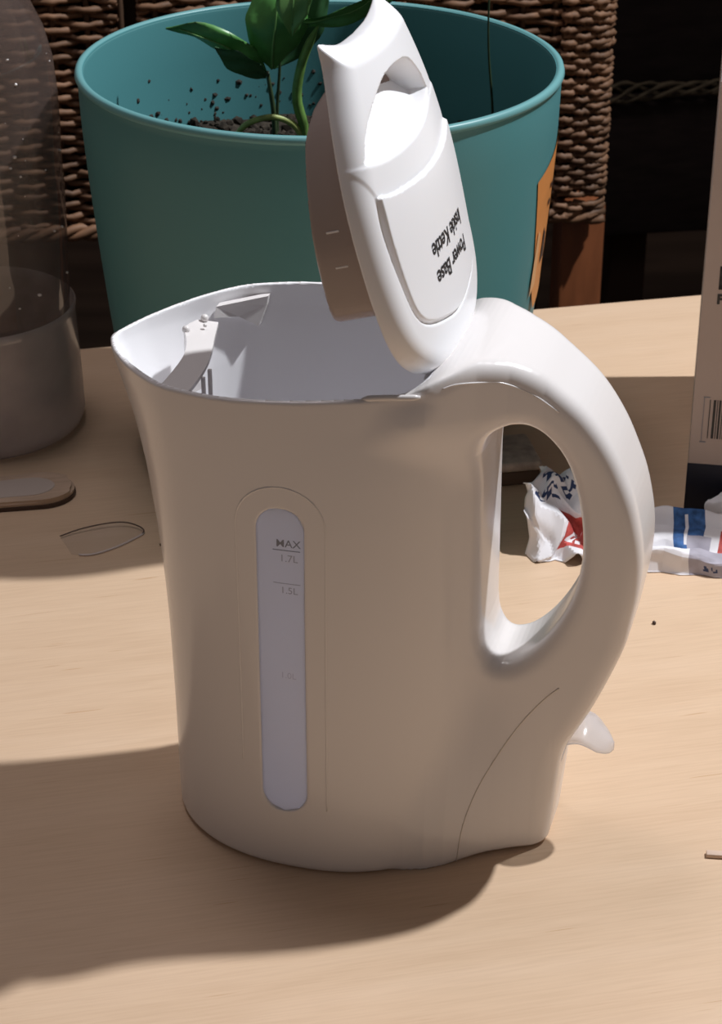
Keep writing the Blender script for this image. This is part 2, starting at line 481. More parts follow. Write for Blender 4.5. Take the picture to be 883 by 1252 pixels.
def half_w(u, z):
    tail = np.interp(u, [.030, .040, .047, .054, .062, .0685, .076, .083, .090], [.0330, .0385, .0395, .0372, .0320, .0270, .0225, .0190, .0165])
    mid = np.interp(z, [.05, .10, .16, .20], [.0185, .0185, .0195, .0205])
    top = np.interp(u, [.040, .045, .052, .060, .070, .082, .100, .12], [.0430, .0420, .0370, .0310, .0255, .0220, .0205, .0195])
    a = np.clip((z - .010) / .065, 0, 1); a = a * a * (3 - 2 * a)
    b = np.clip((z - .155) / .035, 0, 1); b = b * b * (3 - 2 * b)
    return (tail * (1 - a) + mid * a) * (1 - b) + top * b
WIN = dict(u=-.0036, z0=.0362, z1=.1478, r=.0087)
def win_sdf(u, z, grow=0.0):
    dz = z - np.clip(z, WIN['z0'], WIN['z1']); return np.sqrt((u - WIN['u']) ** 2 + dz ** 2) - WIN['r'] - grow
def kettle_sdf(u, v, z):
    rho = np.sqrt(u * u + v * v); r_ = body_r(u, v, z)
    wall = rho - r_
    # foot: small rounding at the very bottom
    body = smax(wall, -z, .004)
    body = smax(body, z - LIFT - rim_z(u), .0012)
    hd2 = smax(lookup(T_out, u, zl(z)), -lookup(T_hole, u, zl(z)), .003)
    hd = smax(hd2, np.abs(v) - half_w(u, z), .0075) 
    hd = smax(hd, -z, .004)
    k = smin(body, hd, .012 + .0 * z)
    k = np.maximum(k, -z)
    # cavity, closed off at the handle side under the lid hinge
    back = np.interp(zl(z), [.150, .172, .182, .23], [.056, .047, .0435, .0435])
    cav = smax(wall + .0024, .006 - z, .006)
    cav = smax(cav, u - back, .004)
    k = smax(k, -cav, .0008)
    # slot for the water window
    slot = smax(win_sdf(u, z), v + .03, .001)
    k = smax(k, -slot, .0008)
    # recess for the switch
    sw = np.maximum(np.maximum(np.abs(v) - .0095, np.abs(z - .0415) - .0048), -(u - .088))
    k = smax(k, -sw, .0006)
    return k
HK = .00105
V, F = surface_nets(kettle_sdf, (-.0925, -.0675, -.003), (.1245, .0675, .2190), HK)
V = polish(kettle_sdf, V, HK)
V[:, 2] = np.maximum(V[:, 2], 0)
cen = V[F].mean(1)
cu_, cv_, cz_ = cen.T
seam_z = [.0, .0155, .0290, .0402, .0560, .0697, .0790]; seam_u = [.0585, .0600, .0635, .0685, .0770, .0862, .0945]
_sp = spline(list(zip(seam_u, seam_z)), 200)
is_tail = (cz_ < .079) & (cu_ > np.interp(cz_, _sp[:, 1], _sp[:, 0])) & (np.abs(cv_) <= .06)
is_handle = (~is_tail) & (cu_ > np.interp(cz_, [.07, .10, .165, .185, .19, .22], [.064, .060, .060, .052, .0445, .0445])) & (cz_ > .066)
keep = ~is_tail & ~is_handle
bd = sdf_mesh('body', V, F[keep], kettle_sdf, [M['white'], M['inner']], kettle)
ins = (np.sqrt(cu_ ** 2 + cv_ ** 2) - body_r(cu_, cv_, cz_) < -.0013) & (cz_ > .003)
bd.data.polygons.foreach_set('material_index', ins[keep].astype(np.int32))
sdf_mesh('handle', V, F[is_handle], kettle_sdf, M['white'], kettle)
sdf_mesh('rear_cover', V, F[is_tail], kettle_sdf, M['white'], kettle)

def on_surface(u, z, side=-1, extra=0.0, fn=None):
    """v of the kettle's outer skin at (u, z), searched inwards"""
    lo_, hi_ = .0, .075
    vs_ = np.linspace(hi_, lo_, 400)
    d = (fn or skin)(np.full(400, u), side * vs_, np.full(400, z))
    k = np.argmax(d < 0)
    return side * (vs_[k] + extra)
def skin(u, v, z):
    wall = np.sqrt(u * u + v * v) - body_r(u, v, z)
    hd2 = smax(lookup(T_out, u, zl(z)), -lookup(T_hole, u, zl(z)), .003)
    hd = smax(hd2, np.abs(v) - half_w(u, z), .0075)
    return smin(wall, hd, .012)

# fine moulded lines
for sd in (-1, 1):
    sc_ = spline(list(zip(seam_u, seam_z)), 60)[:57]
    pts = [(u_, on_surface(u_, max(z_, .0008), sd, .00005), max(z_, .0008)) for u_, z_ in sc_]
    tube('seam_line', pts, .00028, M['seam'], kettle, 5)
cr = [(.0500, .2020), (.0541, .2028), (.0615, .2020), (.0682, .2010), (.0779, .1966), (.0872, .1902)]
tube('seam_line', spline([(u_, on_surface(u_, z_, -1, .0), z_) for u_, z_ in cr], 40), .00035, M['white'], kettle, 5)
arc = []
for z in np.linspace(.047, .1485, 30): arc.append((WIN['u'] - .0165, z))
for a in np.linspace(math.pi, 0, 18)[1:-1]: arc.append((WIN['u'] + .0165 * math.cos(a), .1485 + .0165 * math.sin(a)))
for z in np.linspace(.1485, .030, 34): arc.append((WIN['u'] + .0165, z))
tube('window_ridge', [(u_, on_surface(u_, z_, -1, .0000), z_) for u_, z_ in arc], .00036, M['white'], kettle, 6)

# water window with its scale
nu, nz = 14, 70
vs, fs = [], []
for lay, off in ((0, -.0006), (1, -.0021)):
    for j in range(nz + 1):
        z = WIN['z0'] - WIN['r'] + (WIN['z1'] - WIN['z0'] + 2 * WIN['r']) * j / nz
        dz = z - min(max(z, WIN['z0']), WIN['z1']); hw = math.sqrt(max(WIN['r'] ** 2 - dz * dz, 0)) + .0004
        for i in range(nu + 1):
            u_ = WIN['u'] + hw * (2 * i / nu - 1)
            rr = float(body_r(np.array(u_), np.array(-.06), np.array(z)))
            v_ = -math.sqrt(max(rr * rr - u_ * u_, 0)) - off * 1.0
            vs.append((u_, v_, z))
W1 = nu + 1; T1 = (nz + 1) * W1
for j in range(nz):
    for i in range(nu):
        a = j * W1 + i
        fs.append((a, a + 1, a + 1 + W1, a + W1)); fs.append((T1 + a, T1 + a + W1, T1 + a + 1 + W1, T1 + a + 1))
for j in range(nz):
    a = j * W1; fs.append((a, a + W1, T1 + a + W1, T1 + a)); a += nu; fs.append((a, T1 + a, T1 + a + W1, a + W1))
wnd = pydata('water_window', vs, fs, M['window'], kettle)
tag(wnd, 'milky water level window')
def win_v(u_, z_):
    rr = float(body_r(np.array(u_), np.array(-.06), np.array(z_))); return -math.sqrt(max(rr * rr - u_ * u_, 0)) + .0006 - .00012
def window_text(s, size, u0, z0, m, bold=0.0):
    me = text_mesh(s, size, bold)
    for v in me.vertices:
        u_, z_ = u0 + v.co.x, z0 + v.co.y; v.co = (u_, win_v(u_, z_), z_)
    me.update(); return link('scale_marking', me, m, wnd, False)
def window_line(u0, u1, z, m, t=.00022):
    vs = []
    for i in range(9):
        u_ = u0 + (u1 - u0) * i / 8
        vs += [(u_, win_v(u_, z), z - t), (u_, win_v(u_, z), z + t)]
    return pydata('scale_marking', vs, [(2 * i, 2 * i + 2, 2 * i + 3, 2 * i + 1) for i in range(8)], m, wnd, False)
window_text('MAX', .0042, -.0005, .1427, M['greyink'], .00002)
window_line(-.0062, .0038, .1401, M['greyink'], .00018)
window_text('1.7L', .0040, -.0004, .1368, M['faint'])
window_line(-.0062, .0038, .1267, M['faint'], .00015)
window_text('1.5L', .0038, -.0004, .1238, M['faint'])
window_text('1.0L', .0036, -.0012, .0880, mat('embossed_mark', (.62, .63, .70), .5))

# lever switch, a frosted scoop that droops
vs, fs = [], []
NS, NT = 20, 14
for lay in (0, 1):
    for i in range(NS + 1):
        s = i / NS
        u_ = .0900 + .0215 * s
        top = .0480 + .0040 * math.sin(math.pi * min(s * 1.35, 1) * .75) - .0072 * max(0, s - .38) ** 1.6 / (.62 ** 1.6)
        thick = .0052 * (1 - .78 * s)
        hwv = .0088 + .0018 * math.sin(math.pi * s) ; hwv *= math.sqrt(max(0, 1 - max(0, (s - .45) / .55) ** 2.6))
        hwv = max(hwv, .0004)
        for j in range(NT + 1):
            t = 2 * j / NT - 1
            crown = .0030 * (1 - t * t)
            z_ = top - .003 + crown - (thick * (1 - .5 * t * t) if lay else 0)
            vs.append((u_, t * hwv, z_))
Wn = NT + 1; Tn = (NS + 1) * Wn
for i in range(NS):
    for j in range(NT):
        a = i * Wn + j; fs.append((a, a + 1, a + Wn + 1, a + Wn)); fs.append((Tn + a, Tn + a + Wn, Tn + a + Wn + 1, Tn + a + 1))
for i in range(NS):
    a = i * Wn; fs.append((a, a + Wn, Tn + a + Wn, Tn + a)); a += NT; fs.append((a, Tn + a, Tn + a + Wn, a + Wn))
for j in range(NT):
    a = NS * Wn + j; fs.append((a, a + 1, Tn + a + 1, Tn + a))
tag(pydata('switch', vs, fs, M['switch'], kettle), 'frosted see-through lever switch')
bmobj('switch_slot', boxbm(.0882, .0890, -.0092, .0092, .0372, .0458), M['dark'], kettle)

# spout filter holder, lid catch, hinge, inner ring
lp = spline([(-.0650, .0165), (-.0600, .0080), (-.0560, -.0020), (-.0538, -.0120), (-.0530, -.0260), (-.0530, -.0400)], 30)
rp = spline([(-.0535, .0262), (-.0500, .0120), (-.0468, .0000), (-.0445, -.0120), (-.0433, -.0260), (-.0430, -.0440)], 30)
lp[0:3] += np.array([[.0045, .0060], [.0018, .0028], [.0005, .0008]])
vs, fs = [], []
def ring4(i):
    (a0_, a1_), (b0_, b1_) = lp[i], rp[i]
    return [(a0_, a1_, .1884), (b0_, b1_, .1866), (b0_, b1_, .1850), (a0_ + .0012, a1_, .1868), (a0_ + .0012, a1_, .1600), (a0_, a1_, .1600)]
for i in range(30): vs += ring4(i)
for i in range(29):
    for k in range(6):
        a = i * 6 + k; b = i * 6 + (k + 1) % 6; fs.append((a, b, b + 6, a + 6))
fs.append((0, 5, 4, 3, 2, 1)); fs.append(tuple(29 * 6 + k for k in range(6)))
f_ = pydata('spout_filter', vs, fs, M['white'], kettle, True, 40); f_.location.z = LIFT * .4
for pu, pv in ((-.0580, .0235), (-.0610, .0115), (-.0555, .0170)):
    bm = bmesh.new(); bmesh.ops.create_uvsphere(bm, u_segments=12, v_segments=8, radius=.0016 if pv != .0170 else .0008)
    for v in bm.verts: v.co += Vector((pu, pv, .1888))
    bmobj('filter_peg', bm, M['white'], f_)
for dv in (.004, .011):
    bmobj('filter_rib', boxbm(-.0440, -.0425, -.024 + dv, -.0228 + dv, .150, .1852, .0003), M['white'], f_)
# catch tab under the far rim
bm = bmesh.new()
pts = [(-.0570, .1880), (-.0400, .1895), (-.0405, .1860), (-.0430, .1780), (-.0500, .1825), (-.0575, .1838)]
def wall_v(u_, z_, inset): 
    rr = float(body_r(np.array(u_), np.array(.05), np.array(z_ + LIFT))); return math.sqrt(max(rr * rr - u_ * u_, 0)) - inset
a_ = [bm.verts.new((u_, wall_v(u_, z_, .0020), z_)) for u_, z_ in pts]
b_ = [bm.verts.new((u_, wall_v(u_, z_, .0062), z_)) for u_, z_ in pts]
bm.faces.new(a_); bm.faces.new(b_[::-1])
for i in range(len(pts)):
    j = (i + 1) % len(pts); bm.faces.new((a_[i], b_[i], b_[j], a_[j]))
bmobj('lid_catch', bm, M['white'], kettle, False).location.z = LIFT
# moulded ring on the inner wall
ring = []
for k in range(33):
    a = 2 * math.pi * k / 32; u_ = .030 + .0068 * math.cos(a); z_ = .1660 + .0068 * math.sin(a)
    ring.append((u_, wall_v(u_, z_, .0025), z_))
tube('inner_ring', ring, .00025, M['white'], kettle, 5)
# hinge: barrel and pin at the back of the rim
tube('hinge_pin', [(.0425, -.024, .1955), (.0425, .024, .1955)], .0013, M['metal'], kettle, 10).location.z = LIFT
for v_ in (-.020, .020):
    tube('hinge_knuckle', [(.0425, v_ - .004, .1955), (.0425, v_ + .004, .1955)], .0026, M['white'], kettle, 14).location.z = LIFT
# raised lip by the hinge
lip = []
for u_ in np.linspace(.024, .0435, 10):
    lip.append((u_, -abs(on_surface(u_, .190, -1, -.0012)), rim_z(u_) + LIFT + .0003))
tube('rim_lip', lip, [.0002] + [.0011] * 8 + [.0006], M['white'], kettle, 8)

# ---- lid (own frame: x from hinge to tip, z outwards)
lt = R(16.5)
lid_xy = [(0, .0), (.0002, .010), (.0012, .020), (.0045, .030), (.011, .040), (.018, .0465), (.028, .0508), (.042, .0528), (.056, .0530), (.070, .0518),
          (.082, .0490), (.094, .0448), (.106, .0395), (.114, .0362), (.120, .0350), (.1238, .0345), (.1203, .027), (.1178, .016), (.1170, .0)]
half = spline(lid_xy[:16], 70).tolist() + spline(lid_xy[15:], 14).tolist()[1:]
lid_poly = half + [(x, -y) for x, y in half[::-1][1:-1]]
lx = np.arange(-.006, .1305, .0005); ly = np.arange(-.060, .0605, .0005)
LX, LY = np.meshgrid(lx, ly, indexing='ij')
L_out = poly_sdf(LX, LY, lid_poly)
rec_poly = spline([(.0835, .0440), (.0925, .0375), (.0990, .0260), (.1035, .0110), (.1040, -.004), (.1015, -.018), (.0945, -.0270), (.0870, -.0310)], 40).tolist()
rib_line = [(.0835, .0455), (.0805, .032), (.0795, .012), (.0805, -.008), (.0835, -.022), (.0870, -.0310)]
rec_poly += spline(rib_line, 24).tolist()[::-1][1:-1]
L_rec = poly_sdf(LX, LY, rec_poly)
pan = spline([(.0720, .0440), (.0560, .0440), (.0400, .0415), (.0285, .0375), (.0225, .0290), (.0180, .012), (.0165, 0.0), (.0180, -.012), (.0225, -.0290), (.0285, -.0375), (.040, -.0415), (.056, -.0440), (.0720, -.0440)], 70).tolist()
rib2 = spline([(.0725, .0440), (.0700, .034), (.0682, .012), (.0682, -.008), (.0700, -.030), (.0725, -.0440)], 30).tolist()
L_pan = poly_sdf(LX, LY, pan + rib2[::-1][1:-1])
L_band = poly_sdf(LX, LY, rib2 + spline([(.0870, -.0490), (.0850, -.030), (.0805, -.008), (.0795, .012), (.0805, .032), (.0840, .0490)], 30).tolist())
def lk(T, x, y):
    fu = np.clip((x - lx[0]) / .0005, 0, len(lx) - 1.001); fz = np.clip((y - ly[0]) / .0005, 0, len(ly) - 1.001)
    fu, fz = np.broadcast_arrays(fu, fz)
    i = fu.astype(int); j = fz.astype(int); a = fu - i; b = fz - j
    return T[i, j] * (1 - a) * (1 - b) + T[i + 1, j] * a * (1 - b) + T[i, j + 1] * (1 - a) * b + T[i + 1, j + 1] * a * b
def lid_base(x, y):
    return .0062 + .0080 * (1 - np.clip((y / .054) ** 2, 0, 1.2)) * (1 - .75 * np.clip((x - .060) / .066, -1, 1) ** 2)
def sstep(x): x = np.clip(x, 0, 1); return x * x * (3 - 2 * x)
def lid_top(x, y):
    t = lid_base(x, y)
    p = lk(L_pan, x, y)
    t = t + (.0006 + .0012 * sstep((x - .030) / .040)) * sstep(.5 - p / .0012)
    t = t - .0009 * np.exp(-((p - .0006) / .0007) ** 2) * sstep((.072 - x) / .012)
    bd = lk(L_band, x, y)
    t = t + .0004 * sstep(.5 - bd / .0014)
    # the two bright lips of the band
    r1 = lk(L_rec, x, y)
    deep = .0030 + .0085 * sstep((x - .080) / .017)
    t = t - deep * sstep(-r1 / .0022)
    return t
def lid_sdf(x, y, z):
    d = lk(L_out, x, y)
    top = z - lid_top(x, y)
    k = smax(d, top * .85, .0075)
    # slanting front face
    fx = (x - .1112) * .66 + (z - .0105) * .75
    k = smax(k, fx, .0010)
    hollow = smax(smax(d + .0022, (z - (lid_base(x, y) - .0125)), .001), fx + .003, .001)
    k = smax(k, -z + 0 * x, .0012)
    return k
HL = .00072
V, F = surface_nets(lid_sdf, (-.004, -.058, -.0030), (.1280, .058, .0190), HL)
V = polish(lid_sdf, V, HL, 2)
lid = sdf_mesh('lid', V, F, lid_sdf, M['lidwhite'], kettle, 2.5e-4)
lm = Matrix(((-math.sin(lt), 0, math.cos(lt), .040), (0, -1, 0, 0), (math.cos(lt), 0, math.sin(lt), .1975), (0, 0, 0, 1)))
lid.matrix_local = lm
tag(lid, 'raised kettle lid')
# collar under the lid
def skirt_sdf_poly():
    h = spline([(.0295, .0), (.0295, .020), (.0305, .036), (.0345, .0435), (.045, .0460), (.060, .0462), (.074, .0430), (.088, .0365), (.098, .0280), (.1050, .015), (.1070, .0)], 60).tolist()
    return h + [(x, -y) for x, y in h[::-1][1:-1]]
L_sk = poly_sdf(LX, LY, skirt_sdf_poly())
def skirt_sdf(x, y, z):
    d = lk(L_sk, x, y)
    depth = np.interp(x, [.03, .055, .080, .092, .100, .108], [.0190, .0170, .0150, .0140, .0115, .0050])
    k = smax(d, -z - depth, .0025)
    k = smax(k, z - .0004, .0003)
    inn = smax(d + .0016, -z - 1, .001)
    return smax(k, -inn, .0006)
V, F = surface_nets(skirt_sdf, (.0265, -.050, -.0215), (.1090, .050, .0015), HL)
V = polish(skirt_sdf, V, HL, 2)
sk = sdf_mesh('lid_collar', V, F, skirt_sdf, M['skirt'], lid, 2.5e-4); tag(sk, 'collar under the lid, coloured greyish brown for its shade')
for xx in (.040, .052, .064):
    d = 1
    yy = float(np.interp(xx, [.0345, .045, .060, .074], [.0435, .0460, .0462, .0430]))
    bmobj('collar_notch', boxbm(xx, xx + .0007, yy - .0006, yy + .0005, -.0105, -.0060, .0001, 1), M['white'], sk)
# lettering
for s, x0 in (('Power Base', .0335), ('Inside Kettle', .0432)):
    me = text_mesh(s, .0082, .00018, space=.96)
    xs = [v.co.x for v in me.vertices]; wd = max(xs) - min(xs); kx = .0385 / wd
    for v in me.vertices:
        X = x0 - v.co.y; Y = -.0005 + v.co.x * kx
        v.co = (X, Y, float(lid_top(np.array(X), np.array(Y))) + .00012)
    me.update(); link('lettering', me, M['ink'], lid, False)
# raised rim lip detail of the inner lid side
ks = kettle

# ------------------------------------------------------------------ FLOWER POT
pot = empty('flower_pot', (-.0203, .995, 0), 0, 'large round teal plastic flower pot behind the kettle', 'pot')
lathe('wall', [(.1030, .057), (.1060, .0562), (.1080, .0580), (.1110, .085), (.1143, .120), (.1170, .153), (.1188, .180), (.1194, .2010), (.1190, .2040), (.1200, .2062), (.1197, .2078), (.1182, .2085), (.1166, .2078), (.1160, .2050), (.1150, .1800), (.1062, .066), (.050, .064), (.0, .064)],
      M['teal'], pot, 160, 50)
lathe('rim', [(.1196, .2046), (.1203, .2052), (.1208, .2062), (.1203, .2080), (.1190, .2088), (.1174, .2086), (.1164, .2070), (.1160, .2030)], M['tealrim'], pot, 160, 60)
lathe('saucer', [(.0, .0), (.086, .0), (.0915, .0015), (.0945, .006), (.0965, .014), (.1010, .0520), (.1012, .0542), (.0985, .0545), (.080, .0540), (.0, .0540)], M['teal'], pot, 128, 50)
# sticker wrapped round the right side, lower corner lifting
def pot_r(z): return float(np.interp(z, [.058, .085, .120, .153, .180], [.1080, .1110, .1143, .1170, .1188]))
vs, fs = [], []
NA, NB = 24, 22
a0, a1 = -26.5, 26.0
for i in range(NA + 1):
    s = i / NA
    for j in range(NB + 1):
        q = j / NB
        zt = .1640 + .0115 * min(1, s / .38); zb = .0925 + .016 * min(1, s / .40) ** 1.5
        z_ = zb + (zt - zb) * q
        a = R(a0 + (a1 - a0) * s + (1 - q) * 7 * (1 - s))
        rr = pot_r(z_) + .0005 + .0012 * max(0, .12 - q) / .12 * max(0, .3 - s) / .3
        vs.append((rr * math.cos(a), rr * math.sin(a), z_))
for i in range(NA):
    for j in range(NB):
        b = i * (NB + 1) + j; fs.append((b, b + NB + 1, b + NB + 2, b + 1))
st = pydata('sticker', vs, fs, M['sticker'], pot); tag(st, 'orange picture sticker')
def stick_patch(name, pts, m):
    v2 = []
    for a, z_ in [(a_ - 4.0, z2_) for a_, z2_ in pts]:
        rr = pot_r(z_) + .0009; v2.append((rr * math.cos(R(a)), rr * math.sin(R(a)), z_))
    return pydata(name, v2, [tuple(range(len(v2)))], m, st, False)
def ell(a, z_, ra, rz): return [(a + ra * math.cos(t), z_ + rz * math.sin(t)) for t in np.linspace(0, 2 * math.pi, 14)[:-1]]
stick_patch('printed_mark', ell(-9.5, .1545, 1.1, .0017), M['stickerdark'])
stick_patch('printed_mark', ell(-5.0, .1530, 1.2, .0030), M['stickerdark'])
stick_patch('printed_mark', ell(-10.0, .1460, 1.4, .0017), M['stickerdark'])
stick_patch('printed_mark', ell(-4.0, .1475, 1.0, .0022), M['stickerdark'])
stick_patch('printed_mark', [(-12.5, .1150), (-8.5, .1160), (-9.5, .1290), (-12.0, .1340)], M['stickerdark'])
stick_patch('printed_mark', [(-3, .1180), (2, .1180), (1, .1400), (-2, .1420)], M['stickerdark'])
stick_patch('printed_mark', [(-19, .1010), (-15.5, .1060), (-16, .1330), (-18, .1360)], M['stickerpale'])

# soil
bm = bmesh.new(); vs = []
NR, NTt = 26, 96
vs = [(0, 0, 0)]; fs = []
def soil_h(x, y):
    return .1455 + .0035 * math.sin(x * 90 + 1) * math.cos(y * 75) + .0045 * math.exp(-((x + .03) ** 2 + (y - .05) ** 2) / .0012)
for i in range(1, NR + 1):
    r_ = .1125 * i / NR
    for k in range(NTt):
        a = 2 * math.pi * k / NTt; x, y = r_ * math.cos(a), r_ * math.sin(a)
        vs.append((x, y, soil_h(x, y) + random.uniform(-.0013, .0013) * (i < NR)))
for k in range(NTt): fs.append((0, 1 + k, 1 + (k + 1) % NTt))
for i in range(NR - 1):
    for k in range(NTt):
        a = 1 + i * NTt + k; b = 1 + i * NTt + (k + 1) % NTt; fs.append((a, a + NTt, b + NTt, b))
vs[0] = (0, 0, soil_h(0, 0))
ico = bmesh.new(); bmesh.ops.create_icosphere(ico, subdivisions=1, radius=1); iv = [v.co.copy() for v in ico.verts]; jf = [[v.index for v in f.verts] for f in ico.faces]; ico.free()
def chunk(vs, fs, p, s):
    b = len(vs); q = Matrix.Rotation(random.uniform(0, 6), 3, Vector((random.random(), random.random(), random.random() + .1)).normalized())
    sx, sy, sz = s * random.uniform(.7, 1.4), s * random.uniform(.6, 1.2), s * random.uniform(.5, 1)
    for c in iv:
        w_ = q @ Vector((c.x * sx, c.y * sy, c.z * sz)); vs.append((p[0] + w_.x, p[1] + w_.y, p[2] + w_.z))
    for f in jf: fs.append(tuple(b + i for i in f))
for _ in range(1500):
    a = random.uniform(0, 2 * math.pi); r_ = .111 * math.sqrt(random.random()); x, y = r_ * math.cos(a), r_ * math.sin(a)
    chunk(vs, fs, (x, y, soil_h(x, y) + .001), random.choice((.0012, .0018, .0026, .0034)))
soil = pydata('potting_soil', vs, fs, M['soil'], None, False); soil.location = (-.0203, .995, 0)
tag(soil, 'crumbly dark potting soil filling the teal pot', 'soil', kind='stuff')
# dirt splashed on the inner wall
vs, fs = [], []
for _ in range(85):
    a = R(random.gauss(118, 26)); z_ = .149 + abs(random.gauss(0, .011))
    if z_ > .192: continue
    rr = np.interp(z_, [.066, .18, .205], [.1062, .1150, .1160]) + .0004
    chunk(vs, fs, (rr * math.cos(a), rr * math.sin(a), z_), random.choice((.0005, .0008, .0012, .0019)))
tag(pydata('dirt_speck', vs, fs, M['crumb'], pot, False), kind='stuff')

# ------------------------------------------------------------------ PLANT
plant = empty('young_plant', (-.046, 1.045, .147), 0, 'small green leafy plant growing in the teal pot', 'plant')
PO = Vector((-.046, 1.045, .147))
def rel(p): return tuple(Vector(p) - PO)
def leaf(mid, wid, m, fold=.35, side=(1, 0, 0), n=18, twist=0.0, name='leaf', vein=True, curl=0):
    mid = spline(mid, n); wid = np.interp(np.linspace(0, 1, n), np.linspace(0, 1, len(wid)), wid)
    vs, fs = [], []
    K_ = 4
    for i in range(n):
        t = mid[min(i + 1, n - 1)] - mid[max(i - 1, 0)]; t /= np.linalg.norm(t)
        s = np.array(side, float); s = s - t * (s @ t); s /= np.linalg.norm(s); nr = np.cross(t, s)
        for j in range(-K_, K_ + 1):
            q = j / K_
            p = mid[i] + s * q * wid[i] + nr * (abs(q) ** 1.3 * wid[i] * fold - curl * q * q * wid[i]) + nr * .0006 * math.sin(i * .9 + j)
            vs.append(p - np.array(PO))
    Wn = 2 * K_ + 1; nv = len(vs)
    # thickness: a second skin underneath
    for i in range(n):
        for j in range(Wn):
            p = vs[i * Wn + j]; vs.append(p + np.array([0, .0004, -.0003]))
    for i in range(n - 1):
        for j in range(Wn - 1):
            a = i * Wn + j; fs.append((a, a + 1, a + 1 + Wn, a + Wn)); fs.append((nv + a, nv + a + Wn, nv + a + 1 + Wn, nv + a + 1))
        a = i * Wn; fs.append((a, a + Wn, nv + a + Wn, nv + a)); a += Wn - 1; fs.append((a, nv + a, nv + a + Wn, a + Wn))
    o = pydata(name, vs, fs, m, plant)
    if vein:
        tube('midrib', [Vector(vs[i * Wn + K_]) + Vector((0, -.0004, .0002)) for i in range(n - 2)], np.linspace(.0007, .0002, n - 2), M['vein'], o, 5)
    return o
Yp = 1.045
# left leaf: pale outer half, dark inner part, folded
leaf([(-.0490, Yp, .1860), (-.0580, Yp - .006, .1960), (-.0700, Yp - .010, .2040), (-.0850, Yp - .010, .2110), (-.1000, Yp - .006, .2130)],
     [.0012, .0062, .0082, .0062, .0001], M['leaf'], .5, (.25, -.55, .85))
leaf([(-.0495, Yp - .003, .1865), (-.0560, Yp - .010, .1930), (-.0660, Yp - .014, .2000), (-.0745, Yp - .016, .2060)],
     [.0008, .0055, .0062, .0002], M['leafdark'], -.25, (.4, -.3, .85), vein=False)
# big middle leaf
leaf([(-.0462, Yp - .002, .1905), (-.0455, Yp - .008, .2020), (-.0435, Yp - .010, .2170), (-.0410, Yp - .004, .2330), (-.0380, Yp + .006, .2450)],
     [.0010, .0120, .0165, .0130, .0005], M['leaf'], .28, (1, -.05, .15), n=22)
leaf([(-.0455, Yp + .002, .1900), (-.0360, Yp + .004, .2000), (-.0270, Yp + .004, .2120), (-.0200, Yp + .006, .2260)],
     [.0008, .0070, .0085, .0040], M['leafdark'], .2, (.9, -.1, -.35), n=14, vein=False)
# pale tip drooping over it
leaf([(-.0300, Yp - .012, .2480), (-.0330, Yp - .017, .2360), (-.0345, Yp - .018, .2250), (-.0350, Yp - .016, .2115)],
     [.0060, .0095, .0080, .0002], M['leaflight'], .22, (1, 0, .1), n=16)
# right leaf reaching towards the lid
leaf([(-.0300, Yp - .006, .2160), (-.0180, Yp - .008, .2180), (-.0040, Yp - .010, .2230), (.0120, Yp - .008, .2320), (.0240, Yp - .004, .2400)],
     [.0020, .0042, .0060, .0062, .0002], M['leaf'], .35, (-.1, -.5, .9), n=18)
tube('stem', [rel(p) for p in spline([(-.0455, Yp, .146), (-.0458, Yp, .165), (-.0475, Yp - .001, .180), (-.0488, Yp - .001, .189)], 12)], np.linspace(.0016, .0010, 12), M['stem'], plant, 8)
tube('stem', [rel(p) for p in spline([(-.0445, Yp + .002, .146), (-.0440, Yp + .002, .170), (-.0425, Yp + .001, .188), (-.0420, Yp, .200)], 12)], np.linspace(.0010, .0007, 12), M['stem'], plant, 8)
tag(tube('stem', [rel(p) for p in spline([(-.0290, Yp - .004, .148), (-.0300, Yp - .004, .160), (-.0335, Yp - .005, .176), (-.0310, Yp - .006, .193), (-.0262, Yp - .006, .206), (-.0215, Yp - .006, .2150)], 20)],
         np.interp(np.linspace(0, 1, 20), [0, .3, .8, 1], [.0022, .0028, .0022, .0004]), M['palestem'], plant, 8), 'thick pale green stem')
tag(tube('shoot', [rel(p) for p in spline([(-.0665, Yp - .008, .1560), (-.0600, Yp - .010, .1632), (-.0520, Yp - .010, .1665), (-.0440, Yp - .008, .1665), (-.0360, Yp - .006, .1625), (-.0310, Yp - .004, .1550), (-.0300, Yp - .004, .148)], 24)],
         np.interp(np.linspace(0, 1, 24), [0, .1, .6, 1], [.0008, .0016, .0017, .0022]), M['shoot'], plant, 8), 'arching yellow-green shoot')
twig = tube('green_stalk', spline([(.0700, Yp, .145), (.0690, Yp, .1700), (.0660, Yp - .002, .2000), (.0655, Yp - .002, .2260), (.0670, Yp, .2550)], 16), np.linspace(.0008, .0004, 16), M['stem'], None, 6)
tag(twig, 'thin bare green stalk rising from the soil at the right of the teal pot', 'plant')

